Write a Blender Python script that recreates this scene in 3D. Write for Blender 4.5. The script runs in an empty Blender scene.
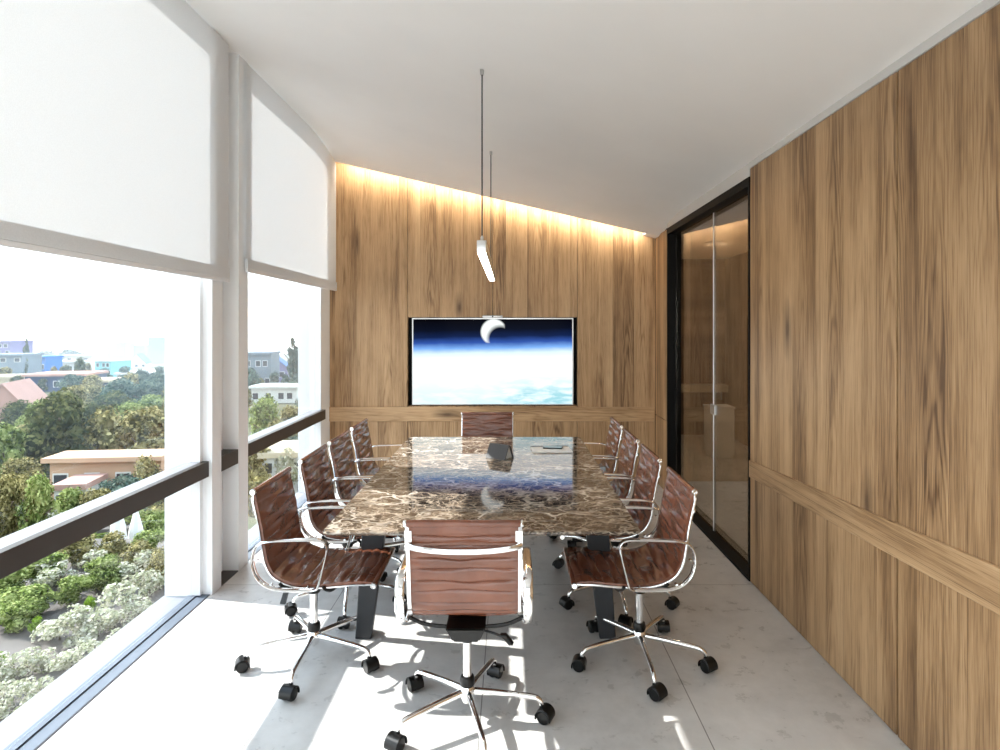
import bpy, bmesh, math, random
from mathutils import Vector, Matrix
random.seed(7)
PI = math.pi
C = bpy.context.scene.collection
FOC, VX, VY, EYE = 600.0, 510.0, 328.0, 1.69

# ------------------------------------------------------------------ node helpers
class NT:
    def __init__(s, tree):
        s.t = tree; s.n = tree.nodes; s.l = tree.links
    def node(s, typ, **kw):
        n = s.n.new(typ)
        for k, v in kw.items(): setattr(n, k, v)
        return n
    def put(s, sock, v):
        if v is None: return
        if hasattr(v, 'is_output'): s.l.new(v, sock)
        else:
            try: sock.default_value = v
            except Exception: sock.default_value = (v, v, v)
    def m(s, op, a, b=None, c=None, clamp=False):
        n = s.node('ShaderNodeMath', operation=op); n.use_clamp = clamp
        s.put(n.inputs[0], a); s.put(n.inputs[1], b); s.put(n.inputs[2], c)
        return n.outputs[0]
    def comb(s, x, y, z):
        n = s.node('ShaderNodeCombineXYZ')
        for i, v in enumerate((x, y, z)): s.put(n.inputs[i], v)
        return n.outputs[0]
    def sep(s, v):
        n = s.node('ShaderNodeSeparateXYZ'); s.put(n.inputs[0], v); return n.outputs
    def noise(s, vec, scale, detail=3, rough=.5, dist=0.0):
        n = s.node('ShaderNodeTexNoise'); s.put(n.inputs['Vector'], vec)
        n.inputs['Scale'].default_value = scale; n.inputs['Detail'].default_value = detail
        n.inputs['Roughness'].default_value = rough; n.inputs['Distortion'].default_value = dist
        return n.outputs
    def ramp(s, fac, stops, interp='LINEAR'):
        n = s.node('ShaderNodeValToRGB'); r = n.color_ramp; r.interpolation = interp
        while len(r.elements) < len(stops): r.elements.new(.5)
        for e, (p, c) in zip(r.elements, stops):
            e.position = p; e.color = (c[0], c[1], c[2], 1) if not isinstance(c, (int, float)) else (c, c, c, 1)
        s.put(n.inputs[0], fac); return n.outputs[0]
    def mix(s, fac, a, b, blend='MIX'):
        n = s.node('ShaderNodeMix', data_type='RGBA', blend_type=blend)
        s.put(n.inputs[0], fac)
        for i, v in ((6, a), (7, b)):
            if hasattr(v, 'is_output'): s.l.new(v, n.inputs[i])
            else: n.inputs[i].default_value = (v[0], v[1], v[2], 1)
        return n.outputs[2]
    def bump(s, h, strength=.3, dist=.01):
        n = s.node('ShaderNodeBump'); n.inputs['Strength'].default_value = strength
        n.inputs['Distance'].default_value = dist; s.put(n.inputs['Height'], h); return n.outputs[0]
    def obj(s):
        return s.node('ShaderNodeTexCoord').outputs['Object']

def newmat(name):
    m = bpy.data.materials.new(name); m.use_nodes = True
    t = NT(m.node_tree); b = m.node_tree.nodes['Principled BSDF']
    return m, t, b

def plain(name, col, rough=.5, metal=0.0, var=0.06, vscale=6, spec=None, bump=0.0):
    m, t, b = newmat(name)
    n = t.noise(t.obj(), vscale, 3)
    lo = [c*(1-var) for c in col]; hi = [min(1, c*(1+var)) for c in col]
    t.put(b.inputs['Base Color'], t.ramp(n[0], [(.3, lo), (.7, hi)]))
    b.inputs['Roughness'].default_value = rough; b.inputs['Metallic'].default_value = metal
    if spec is not None: b.inputs['Specular IOR Level'].default_value = spec
    if bump: t.put(b.inputs['Normal'], t.bump(n[0], bump, .01))
    return m

def glassmat(name, f0, tint):
    m, t, b = newmat(name); t.n.remove(b)
    tr = t.node('ShaderNodeBsdfTransparent'); tr.inputs[0].default_value = (*tint, 1)
    gl = t.node('ShaderNodeBsdfGlossy'); gl.inputs['Roughness'].default_value = 0.0
    lw = t.node('ShaderNodeLayerWeight'); lw.inputs[0].default_value = .5
    f = t.m('ADD', t.m('MULTIPLY', t.m('POWER', lw.outputs['Facing'], 5), 1-f0), f0)
    mx = t.node('ShaderNodeMixShader')
    t.l.new(f, mx.inputs[0]); t.l.new(tr.outputs[0], mx.inputs[1]); t.l.new(gl.outputs[0], mx.inputs[2])
    t.l.new(mx.outputs[0], t.n['Material Output'].inputs[0])
    return m

def woodmat(name, across, along, plank=.235, seed=0.0, tone=1.0, rough=.45):
    """across / along: 0,1,2 axis of the object coordinates"""
    m, t, b = newmat(name)
    o = t.sep(t.obj()); a = o[across]; g = o[along]
    a = t.m('ADD', a, seed)
    wob = t.noise(t.comb(t.m('MULTIPLY', a, .6), t.m('MULTIPLY', g, .15), seed), 1.0, 2)
    pa = t.m('DIVIDE', a, plank)
    pid = t.m('FLOOR', pa)
    wn = t.node('ShaderNodeTexWhiteNoise', noise_dimensions='1D'); t.put(wn.inputs['W'], pid)
    rnd = wn.outputs['Value']
    g2 = t.m('ADD', g, t.m('MULTIPLY', rnd, 37.0))
    # figure: broad tone, cathedral arches in some boards, straight streaks in the others, fine pores
    n1 = t.noise(t.comb(t.m('MULTIPLY', a, 6), t.m('MULTIPLY', g2, .45), pid), 1.0, 4, .55, .6)
    wv = t.noise(t.comb(t.m('MULTIPLY', a, 9), t.m('MULTIPLY', g2, 1.1), pid), 1.0, 3, .55)
    al = t.m('ADD', t.m('SUBTRACT', t.m('FRACT', pa), .5), t.m('MULTIPLY', t.m('SUBTRACT', rnd, .5), .35))
    par = t.m('ADD', t.m('MULTIPLY', t.m('MULTIPLY', al, al), 7.5), t.m('ADD', t.m('MULTIPLY', g2, .55), t.m('MULTIPLY', wv[0], 1.15)))
    ring = t.m('SINE', t.m('MULTIPLY', par, 26))
    ring = t.m('POWER', t.m('ADD', t.m('MULTIPLY', ring, .5), .5), 1.8)
    msk = t.m('MULTIPLY', t.ramp(t.noise(t.comb(pid, t.m('MULTIPLY', g2, .35), 4.0), 1.0, 1)[0], [(.45, .15), (.58, 1.0)]), t.ramp(t.m('ABSOLUTE', al), [(.22, 1.0), (.42, .1)]))
    n2 = t.noise(t.comb(t.m('MULTIPLY', a, 240), t.m('MULTIPLY', g2, 5.0), pid), 1.0, 3, .65)
    n3 = t.noise(t.comb(t.m('MULTIPLY', a, 42), t.m('MULTIPLY', g2, .7), pid), 1.0, 4, .65, .35)
    n4 = t.noise(t.comb(t.m('MULTIPLY', a, 5), t.m('MULTIPLY', g2, 1.6), pid), 1.0, 3, .5)
    f = t.m('MULTIPLY', n1[0], .38)
    f = t.m('ADD', f, t.m('MULTIPLY', n2[0], .24))
    f = t.m('ADD', f, t.m('MULTIPLY', n3[0], .24))
    f = t.m('ADD', f, t.m('MULTIPLY', n4[0], .14))
    f = t.m('ADD', f, t.m('MULTIPLY', t.m('MULTIPLY', ring, msk), -.075))
    f = t.m('ADD', f, t.m('MULTIPLY', t.m('SUBTRACT', rnd, .5), .08))
    f = t.m('ADD', t.m('MULTIPLY', t.m('SUBTRACT', f, .5), 1.75), .5)
    k = tone
    col = t.ramp(f, [(.26, (.10*k, .053*k, .025*k)), (.40, (.235*k, .137*k, .066*k)), (.53, (.365*k, .228*k, .118*k)), (.72, (.47*k, .312*k, .175*k))])
    po = t.ramp(n2[0], [(.28, 1.0), (.40, 0.0)])
    col = t.mix(t.m('MULTIPLY', po, .6), col, (.10*k, .055*k, .028*k))
    # knots
    vo = t.node('ShaderNodeTexVoronoi'); vo.inputs['Scale'].default_value = 1.0
    t.put(vo.inputs['Vector'], t.comb(t.m('MULTIPLY', a, 2.4), t.m('MULTIPLY', g2, .8), t.m('MULTIPLY', pid, 3.7)))
    wd = t.m('ADD', vo.outputs['Distance'], t.m('MULTIPLY', t.m('SUBTRACT', n3[0], .5), .10))
    kn = t.ramp(wd, [(.02, 1.0), (.06, .6), (.16, 0.0)])
    col = t.mix(t.m('MULTIPLY', kn, .8), col, (.045*k, .022*k, .012*k))
    # thin plank joints
    fr = t.m('FRACT', pa)
    j = t.m('LESS_THAN', t.m('MINIMUM', fr, t.m('SUBTRACT', 1, fr)), .004)
    col = t.mix(t.m('MULTIPLY', j, .45), col, (.04, .02, .01))
    t.put(b.inputs['Base Color'], col)
    b.inputs['Roughness'].default_value = rough; b.inputs['Specular IOR Level'].default_value = .35
    t.put(b.inputs['Normal'], t.bump(f, .10, .003))
    return m

M = {}
M['wood_back'] = woodmat('oak_back', 0, 2, .235, 3.1, 1.22)
M['wood_right'] = woodmat('oak_right', 1, 2, .26, 8.3, 1.12)
M['wood_trim_back'] = woodmat('oak_trim_back', 2, 0, .4, 5.45, 1.25)
M['wood_trim_right'] = woodmat('oak_trim_right', 2, 1, .4, 5.62, 1.12)
M['white_wall'] = plain('white_plaster', (.85, .86, .87), .7, var=.015)
M['ceiling'] = plain('ceiling_paint', (.87, .86, .845), .8, var=.015, vscale=2)
M['cornice'] = plain('cornice_paint', (.60, .58, .56), .8, var=.02)
M['alu'] = plain('white_aluminium', (.82, .83, .85), .35, 0, .02)
M['alu_grey'] = plain('grey_aluminium', (.52, .56, .62), .35, .3, .03)
M['sill'] = plain('pale_sill', (.235, .24, .262), .5, 0, .02)
M['track'] = plain('blue_grey_track', (.115, .14, .18), .4, 0, .03)
M['bronze'] = plain('dark_bronze', (.035, .027, .022), .45, .2, .1)
M['black'] = plain('black_frame', (.003, .003, .003), .6, 0, .1, spec=.15)
M['gasket'] = plain('gasket', (.05, .05, .06), .6)
M['chrome'] = plain('chrome', (.86, .86, .86), .06, 1.0, .01)
M['steel'] = plain('brushed_steel', (.55, .54, .53), .3, 1.0, .03)
M['plastic'] = plain('black_plastic', (.005, .005, .005), .3, 0, .1, spec=.3)
M['iron'] = plain('dark_painted_steel', (.028, .030, .034), .45, .2, .1)
M['glass'] = glassmat('window_glass', .012, (.98, .99, .985))
M['glass_dark'] = glassmat('partition_glass', .15, (.74, .71, .66))

def leathermat():
    m, t, b = newmat('brown_leather')
    o = t.obj()
    n = t.noise(o, 5, 3); n2 = t.noise(o, 140, 2)
    col = t.ramp(n[0], [(.25, (.115, .036, .018)), (.55, (.175, .059, .031)), (.8, (.24, .086, .048))])
    t.put(b.inputs['Base Color'], col)
    b.inputs['Roughness'].default_value = .20
    b.inputs['Specular IOR Level'].default_value = .7
    n3 = t.noise(o, 16, 3, .5, .6)
    h = t.m('ADD', t.m('MULTIPLY', n2[0], .12), n3[0])
    t.put(b.inputs['Normal'], t.bump(h, .35, .012))
    return m
M['leather'] = leathermat()

def marblemat():
    m, t, b = newmat('brown_marble')
    o = t.obj(); s = t.sep(o)
    v = t.comb(t.m('MULTIPLY', s[0], .72), s[1], s[2])
    w = t.noise(v, 2.6, 4, .6)
    ww = t.node('ShaderNodeVectorMath', operation='MULTIPLY_ADD')
    t.l.new(w[1], ww.inputs[0]); ww.inputs[1].default_value = (.42, .42, .42); t.l.new(v, ww.inputs[2])
    w2 = t.noise(v, 9, 3, .6)
    w3 = t.node('ShaderNodeVectorMath', operation='MULTIPLY_ADD')
    t.l.new(w2[1], w3.inputs[0]); w3.inputs[1].default_value = (.10, .10, .10); t.l.new(ww.outputs[0], w3.inputs[2])
    def veins(scale, lo, hi):
        vo = t.node('ShaderNodeTexVoronoi', feature='DISTANCE_TO_EDGE'); vo.inputs['Scale'].default_value = scale
        t.l.new(w3.outputs[0], vo.inputs['Vector'])
        return t.ramp(vo.outputs[0], [(lo, 1.0), (hi, 0.0)])
    base = t.ramp(t.noise(w3.outputs[0], 5.5, 5, .65)[0], [(.34, (.020, .014, .011)), (.49, (.062, .044, .032)), (.60, (.17, .125, .09)), (.76, (.44, .36, .28))])
    msk = t.ramp(t.noise(v, 3.3, 3)[0], [(.38, 0.15), (.62, 1.0)])
    c = t.mix(t.m('MULTIPLY', veins(11, .0, .055), .75), base, (.50, .42, .33))
    c = t.mix(t.m('MULTIPLY', t.m('MULTIPLY', veins(5.0, .0, .05), msk), 1.0), c, (.78, .70, .60))
    c = t.mix(t.m('MULTIPLY', veins(24, .0, .09), .45), c, (.50, .41, .31))
    t.put(b.inputs['Base Color'], c)
    b.inputs['Roughness'].default_value = .045; b.inputs['Specular IOR Level'].default_value = .75
    return m
M['marble'] = marblemat()

def floormat():
    m, t, b = newmat('pale_stone_tiles')
    o = t.obj(); s = t.sep(o)
    n = t.noise(o, 1.3, 5, .6, .4); n2 = t.noise(o, 9, 4, .65); 
    col = t.ramp(t.m('ADD', t.m('MULTIPLY', n[0], .7), t.m('MULTIPLY', n2[0], .3)), [(.30, (.42, .41, .40)), (.5, (.60, .59, .575)), (.68, (.72, .71, .695))])
    # small dark worn spots
    n3 = t.noise(t.comb(t.m('MULTIPLY', s[0], .8), t.m('MULTIPLY', s[1], 1.3), s[2]), 8.5, 5, .7, .5)
    sp = t.ramp(n3[0], [(.63, 0.0), (.73, 1.0)])
    col = t.mix(t.m('MULTIPLY', sp, .55), col, (.20, .19, .18))
    # tile joints
    jx = t.m('ABSOLUTE', t.m('SUBTRACT', t.m('FRACT', t.m('DIVIDE', t.m('ADD', s[0], 1.075+.947*6.5), .947)), .5))
    jy = t.m('ABSOLUTE', t.m('SUBTRACT', t.m('FRACT', t.m('DIVIDE', t.m('ADD', s[1], 20.75+.95), 1.9)), .5))
    j = t.m('MAXIMUM', t.m('LESS_THAN', jx, .0026), t.m('LESS_THAN', jy, .0011))
    col = t.mix(t.m('MULTIPLY', j, .8), col, (.10, .095, .09))
    t.put(b.inputs['Base Color'], col)
    t.put(b.inputs['Roughness'], t.ramp(n2[0], [(.3, .24), (.7, .42)]))
    b.inputs['Specular IOR Level'].default_value = .45
    return m
M['floor'] = floormat()

def blindmat():
    m, t, b = newmat('blind_fabric'); t.n.remove(b)
    o = t.obj(); n = t.noise(o, 220, 2)
    c = t.ramp(n[0], [(.3, (.83, .84, .85)), (.7, (.89, .90, .91))])
    d = t.node('ShaderNodeBsdfDiffuse'); t.put(d.inputs[0], c)
    tr = t.node('ShaderNodeBsdfTranslucent'); t.put(tr.inputs[0], c)
    mx = t.node('ShaderNodeMixShader'); mx.inputs[0].default_value = .31
    t.l.new(d.outputs[0], mx.inputs[1]); t.l.new(tr.outputs[0], mx.inputs[2])
    t.l.new(mx.outputs[0], t.n['Material Output'].inputs[0])
    return m
M['blind'] = blindmat()

def emitmat(name, col, st):
    m, t, b = newmat(name); t.n.remove(b)
    e = t.node('ShaderNodeEmission'); e.inputs[0].default_value = (*col, 1); e.inputs[1].default_value = st
    t.l.new(e.outputs[0], t.n['Material Output'].inputs[0]); return m
M['led'] = emitmat('warm_led', (1.0, .91, .74), 42)
M['diffuser'] = emitmat('lamp_diffuser', (1.0, .95, .86), 9)

def screenmat():
    m, t, b = newmat('screen_picture'); t.n.remove(b)
    s = t.sep(t.obj()); x, z = s[0], s[2]
    n = t.noise(t.comb(t.m('MULTIPLY', x, 2.2), 0, t.m('MULTIPLY', z, 9)), 1.6, 5, .6, .3)
    n2 = t.noise(t.comb(x, 3, t.m('MULTIPLY', z, 3)), 3.0, 4, .6)
    v = t.m('ADD', t.m('DIVIDE', z, .92), .5)
    vv = t.m('ADD', v, t.m('MULTIPLY', t.m('SUBTRACT', n2[0], .5), .05))
    vv = t.m('SUBTRACT', vv, t.m('MULTIPLY', x, .02))
    sky = t.ramp(vv, [(0, (.80, .95, 1.0)), (.22, (.90, 1, 1)), (.50, (1, 1, 1)), (.60, (.70, .86, 1.0)), (.66, (.20, .42, .86)), (.73, (.03, .085, .36)), (.80, (.006, .016, .07)), (.88, (.003, .005, .014)), (1, (.002, .002, .004))])
    # cloud sea in the lower third, more open water to the right
    lowm = t.ramp(v, [(.10, .9), (.36, 0.0)])
    right = t.ramp(x, [(0.0, .0), (.35, 1.0)])
    cl = t.ramp(n[0], [(.42, 1.0), (.60, 0.0)])
    k = t.m('MULTIPLY', t.m('MULTIPLY', lowm, cl), t.m('ADD', t.m('MULTIPLY', right, .7), .3))
    sky = t.mix(t.m('MULTIPLY', k, .9), sky, (.25, .60, .68))
    # crescent moon
    def disc(cx, cz, r, soft=.86):
        dx = t.m('SUBTRACT', x, cx); dz = t.m('SUBTRACT', z, cz)
        d = t.m('SQRT', t.m('ADD', t.m('MULTIPLY', dx, dx), t.m('MULTIPLY', dz, dz)))
        return t.ramp(t.m('DIVIDE', d, r), [(soft, 1.0), (1.0, 0.0)])
    moon = t.m('SUBTRACT', disc(.01, .325, .15), disc(.085, .25, .165, .72), clamp=True)
    moon = t.m('MULTIPLY', moon, t.m('ADD', t.m('MULTIPLY', n2[0], .7), .6), clamp=True)
    sky = t.mix(moon, sky, (.95, 1, .98))
    e = t.node('ShaderNodeEmission'); t.put(e.inputs[0], sky); e.inputs[1].default_value = .80
    gl = t.node('ShaderNodeBsdfGlossy'); gl.inputs[0].default_value = (.0006, .0006, .0006, 1); gl.inputs['Roughness'].default_value = .1
    ad = t.node('ShaderNodeAddShader'); t.l.new(e.outputs[0], ad.inputs[0]); t.l.new(gl.outputs[0], ad.inputs[1])
    t.l.new(ad.outputs[0], t.n['Material Output'].inputs[0]); return m
M['screen'] = screenmat()

# ------------------------------------------------------------------ mesh helpers
def box(bm, x0, x1, y0, y1, z0, z1, bev=0.0):
    vs = [bm.verts.new((x, y, z)) for x in (x0, x1) for y in (y0, y1) for z in (z0, z1)]
    fs = [bm.faces.new([vs[i] for i in q]) for q in ((0, 1, 3, 2), (4, 6, 7, 5), (0, 4, 5, 1), (2, 3, 7, 6), (0, 2, 6, 4), (1, 5, 7, 3))]
    if bev:
        es = list({e for f in fs for e in f.edges})
        bmesh.ops.bevel(bm, geom=es, offset=bev, segments=2, affect='EDGES', profile=.6)

def hexa(bm, c):
    """eight corners: bottom 4 (ccw) then top 4"""
    v = [bm.verts.new(p) for p in c]
    for q in ((3, 2, 1, 0), (4, 5, 6, 7), (0, 1, 5, 4), (1, 2, 6, 5), (2, 3, 7, 6), (3, 0, 4, 7)):
        bm.faces.new([v[i] for i in q])

def lathe(bm, prof, cx=0, cy=0, seg=20, axis='Z', origin=(0, 0, 0)):
    """prof: list of (r, h)"""
    rings = []
    for r, h in prof:
        ring = []
        for k in range(seg):
            a = 2*PI*k/seg; p = (r*math.cos(a), r*math.sin(a), h)
            if axis == 'Y': p = (p[0], p[2], p[1])
            if axis == 'X': p = (p[2], p[0], p[1])
            ring.append(bm.verts.new((p[0]+cx+origin[0], p[1]+cy+origin[1], p[2]+origin[2])))
        rings.append(ring)
    for a, b in zip(rings, rings[1:]):
        for k in range(seg):
            bm.faces.new((a[k], a[(k+1) % seg], b[(k+1) % seg], b[k]))
    bm.faces.new(rings[0][::-1]); bm.faces.new(rings[-1])

def crom(pts, n, closed=False):
    P = [Vector(p) for p in pts]; out = []
    N = len(P); segs = N if closed else N-1
    for i in range(segs):
        if closed: a, b, c, d = P[i-1], P[i], P[(i+1) % N], P[(i+2) % N]
        else: a, b, c, d = P[max(i-1, 0)], P[i], P[i+1], P[min(i+2, N-1)]
        for k in range(n):
            t = k/n
            out.append(.5*((2*b)+(c-a)*t+(2*a-5*b+4*c-d)*t*t+(3*b-a-3*c+d)*t**3))
    if not closed: out.append(P[-1].copy())
    return out

def sweep(bm, path, sec, lat=None, closed=False, scale=None):
    """sweep section [(l, n)] along path; lat = fixed lateral axis, else transported frame; scale(i/len)->(sl,sn)"""
    n = len(path); rings = []; ref = None
    for i, p in enumerate(path):
        q0 = path[(i-1) % n] if (closed or i > 0) else path[0]
        q1 = path[(i+1) % n] if (closed or i < n-1) else path[-1]
        T = (q1-q0).normalized()
        if lat is not None: L = Vector(lat)
        else:
            if ref is None:
                ref = Vector((0, 0, 1)).cross(T)
                if ref.length < .1: ref = Vector((1, 0, 0)).cross(T)
            L = (ref-T*ref.dot(T)).normalized(); ref = L
        L = (L-T*L.dot(T)).normalized()
        Nn = T.cross(L)
        sl, sn = scale(i/(n-1)) if scale else (1, 1)
        rings.append([bm.verts.new(p+L*(a*sl)+Nn*(b*sn)) for a, b in sec])
    m = len(sec); R = rings+[rings[0]] if closed else rings
    for a, b in zip(R, R[1:]):
        for k in range(m):
            bm.faces.new((a[k], a[(k+1) % m], b[(k+1) % m], b[k]))
    if not closed:
        bm.faces.new(rings[0][::-1]); bm.faces.new(rings[-1])

def ell(a, b, n=12): return [(a*math.cos(2*PI*k/n), b*math.sin(2*PI*k/n)) for k in range(n)]
def tube(bm, pts, r, n=10, seg=1): sweep(bm, crom(pts, seg) if seg > 1 else [Vector(p) for p in pts], ell(r, r, n))

def mesh(name, bm, mats, smooth=False, angle=40):
    bmesh.ops.recalc_face_normals(bm, faces=bm.faces)
    me = bpy.data.meshes.new(name); bm.to_mesh(me); bm.free()
    for m in (mats if isinstance(mats, (list, tuple)) else [mats]): me.materials.append(m)
    if smooth:
        me.polygons.foreach_set('use_smooth', [True]*len(me.polygons))
        me.set_sharp_from_angle(angle=math.radians(angle))
    return me

def obj(name, bm, mats, parent=None, smooth=False, angle=40):
    o = bpy.data.objects.new(name, mesh(name, bm, mats, smooth, angle) if isinstance(bm, bmesh.types.BMesh) else bm)
    C.objects.link(o)
    if parent is not None: o.parent = parent
    return o

def thing(name, label, cat, loc=(0, 0, 0), rz=0, group=None):
    o = bpy.data.objects.new(name, None); C.objects.link(o); o.empty_display_size = .1
    o.location = loc; o.rotation_euler = (0, 0, rz); o['label'] = label; o['category'] = cat
    if group: o['group'] = group
    return o
def tag(o, label, cat, group=None, kind=None):
    o['label'] = label; o['category'] = cat
    if group: o['group'] = group
    if kind: o['kind'] = kind
    return o
def struct(name, bm, mats, label, cat, parent=None, smooth=False):
    o = obj(name, bm, mats, parent, smooth); o['kind'] = 'structure'
    o['label'] = label; o['category'] = cat
    return o
def structempty(name, label, cat):
    o = thing(name, label, cat); o['kind'] = 'structure'; return o
def B(): return bmesh.new()
def bxo(name, mat, parent, *b, bev=0.0):
    bm = B(); box(bm, *b, bev=bev); return obj(name, bm, mat, parent)

# ------------------------------------------------------------------ room dimensions
XL, XR, YB, YF = -1.886, 1.60, 6.60, -2.2
SL = -.2305
def ceil_z(x, y):
    z = 3.59+SL*(x+1.87)
    if y > 5.5: z -= .115*((y-5.5)/.95)**2
    return z

# floor
bm = B(); box(bm, -1.90, 3.45, YF-.1, 9.6, -.25, 0)
struct('floor', bm, M['floor'], 'pale grey stone tile floor with thin dark joints', 'floor')

# ceiling
bm = B()
xs = [-2.25, -1.87, -1.2, -.4, .4, 1.0, 1.46, 1.60, 1.72]; ys = [YF-.1, 0, 2, 3.5, 4.6, 5.5, 5.65, 5.8, 5.95, 6.1, 6.2, 6.3, 6.38, 6.45]
def sheet(dz): return [[bm.verts.new((x, y, ceil_z(x, y)+dz)) for y in ys] for x in xs]
lo, hi = sheet(0), sheet(.11)
nx, ny = len(xs), len(ys)
for i in range(nx-1):
    for j in range(ny-1):
        bm.faces.new((lo[i][j], lo[i][j+1], lo[i+1][j+1], lo[i+1][j])); bm.faces.new((hi[i][j], hi[i+1][j], hi[i+1][j+1], hi[i][j+1]))
for i in range(nx-1):
    for j in (0, ny-1): bm.faces.new((lo[i][j], lo[i+1][j], hi[i+1][j], hi[i][j]))
for j in range(ny-1):
    for i in (0, nx-1): bm.faces.new((lo[i][j], lo[i][j+1], hi[i][j+1], hi[i][j]))
ceiling = struct('ceiling', bm, M['ceiling'], 'sloping off-white ceiling rising towards the windows', 'ceiling', smooth=True)
# lid over the light slot, and the soffit closing the slot at its low end
bm = B(); hexa(bm, [(-2.25, 6.40, ceil_z(-2.25, 6.45)+.115), (1.72, 6.40, ceil_z(1.72, 6.45)+.115), (1.72, 6.72, ceil_z(1.72, 6.45)+.115), (-2.25, 6.72, ceil_z(-2.25, 6.45)+.115),
                   (-2.25, 6.40, ceil_z(-2.25, 6.45)+.17), (1.72, 6.40, ceil_z(1.72, 6.45)+.17), (1.72, 6.72, ceil_z(1.72, 6.45)+.17), (-2.25, 6.72, ceil_z(-2.25, 6.45)+.17)])
obj('slot_lid', bm, M['ceiling'], ceiling)
bm = B(); z0, z1 = ceil_z(1.46, 6.45), ceil_z(1.60, 6.45)
hexa(bm, [(1.46, 6.45, z0), (1.6, 6.45, z1), (1.6, 6.6, z1), (1.46, 6.6, z0), (1.46, 6.45, z0+.115), (1.6, 6.45, z1+.115), (1.6, 6.6, z1+.115), (1.46, 6.6, z0+.115)])
obj('slot_end', bm, M['ceiling'], ceiling)

# LED strip in the slot, stuck to the ceiling's edge, facing the wall
bm = B(); x0, x1 = -1.84, 1.45
za, zb = ceil_z(x0, 6.45), ceil_z(x1, 6.45)
hexa(bm, [(x0, 6.452, za+.012), (x1, 6.452, zb+.012), (x1, 6.466, zb+.012), (x0, 6.466, za+.012), (x0, 6.452, za+.034), (x1, 6.452, zb+.034), (x1, 6.466, zb+.034), (x0, 6.466, za+.034)])
tag(obj('led_strip', bm, M['led']), 'glowing warm strip light along the slot between ceiling and back wall', 'light')

# back wall: panels with shadow-gap joints, niche for the screen
NX0, NX1, NZ0, NZ1 = -1.125, .742, .836, 1.805
bm = B(); box(bm, -2.02, 1.72, YB+.10, YB+.2, 0, 3.75)
wall_back = struct('wall_back', bm, M['black'], 'oak panelled wall behind the screen', 'wall')
def panel(x0, x1, z0, z1):
    g = .0025; bm = B(); box(bm, x0+g, x1-g, YB, YB+.11, z0+g, z1-g, bev=.002); obj('wood_panel', bm, M['wood_back'], wall_back)
cols = [-1.985, NX0, -.19, NX1, 1.60]
for a, b in zip(cols, cols[1:]):
    if b <= NX0 or a >= NX1: panel(a, b, .664, 3.75)
    else:
        panel(a, b, NZ1, 3.75); panel(a, b, .664, NZ0)
    panel(a, b, 0, .664)
bm = B()
box(bm, NX0, NX1, YB+.09, YB+.1, NZ0, NZ1); obj('niche_lining', bm, M['black'], wall_back)
bm = B(); box(bm, -1.985, 1.585, YB-.014, YB+.02, .664, .822, bev=.003)
struct('trim_1', bm, M['wood_trim_back'], 'horizontal oak rail across the back wall under the screen', 'trim')

# right wall: two lengths (one beside the camera, a short one by the back wall) in panels
FY0, FY1, FZ = 4.0, 6.10, 2.70
bm = B(); box(bm, XR+.02, XR+.14, YF, FY0, 0, 2.95); box(bm, XR+.02, XR+.14, FY1, YB+.2, 0, 2.95); box(bm, XR+.02, XR+.14, FY0, FY1, FZ+.002, 2.95)
wall_right = struct('wall_right', bm, M['black'], 'oak panelled wall on the right', 'wall')
TC = lambda y: .7545+.038*(4.0-y)
for a, b in ((YF, -.56), (-.56, .96), (.96, 2.48), (2.48, FY0), (FY1, YB)):
    g = .005
    for low in (True, False):
        ca, cb = (TC(a), TC(b)) if b < 5 else (.74, .74)
        top = 2.755 if b < 5 else 2.70
        zz = (g, g, ca-g, cb-g) if low else (ca+g, cb+g, top-g, top-g)
        bm = B(); hexa(bm, [(XR, a+g, zz[0]), (XR+.03, a+g, zz[0]), (XR+.03, b-g, zz[1]), (XR, b-g, zz[1]), (XR, a+g, zz[2]), (XR+.03, a+g, zz[2]), (XR+.03, b-g, zz[3]), (XR, b-g, zz[3])])
        obj('wood_panel', bm, M['wood_right'], wall_right)
y0, y1 = YF, FY0-.004; zt = lambda y: .81+.0485*(4.0-y); zb_ = lambda y: .699+.0275*(4.0-y)
bm = B(); hexa(bm, [(XR-.010, y0, zb_(y0)), (XR+.01, y0, zb_(y0)), (XR+.01, y1, zb_(y1)), (XR-.010, y1, zb_(y1)), (XR-.010, y0, zt(y0)), (XR+.01, y0, zt(y0)), (XR+.01, y1, zt(y1)), (XR-.010, y1, zt(y1))])
bmesh.ops.bevel(bm, geom=bm.edges[:], offset=.003, segments=1, affect='EDGES')
struct('trim_2', bm, M['wood_trim_right'], 'horizontal oak rail along the right wall', 'trim')
bm = B(); box(bm, XR-.008, XR+.03, YF, FY0, 2.752, 2.86); box(bm, XR-.004, XR+.03, FY0, FY1, FZ+.002, 2.86)
struct('trim_3', bm, M['cornice'], 'pale strip between the oak panelling and the ceiling', 'trim')

# glazed partition
door = structempty('door_1', 'black framed glazed partition in the right wall', 'glass partition')
D = .10; t_ = .02
bm = B()
box(bm, XR-.006, XR+D, FY1-.03, FY1, 0, FZ)               # far jamb
box(bm, XR-.006, XR+D, FY0, FY0+.02, 0, FZ)
box(bm, XR-.006, XR+D, FY0+.02, FY1-.03, FZ-.06, FZ)
box(bm, XR-.006, XR+D, FY0+.02, FY1-.03, 0, .022)
obj('frame', bm, M['black'], door)
GX = XR+.075
bm = B(); box(bm, GX, GX+.012, FY0+.022, 4.925, .024, FZ-.062); obj('glass_pane', bm, M['glass_dark'], door)
bm = B(); box(bm, GX, GX+.012, 4.945, FY1-.032, .024, FZ-.062); obj('glass_pane', bm, M['glass_dark'], door)
bm = B(); box(bm, GX-.002, GX+.014, 4.926, 4.944, .024, FZ-.062); obj('joint_strip', bm, M['alu'], door)
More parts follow.
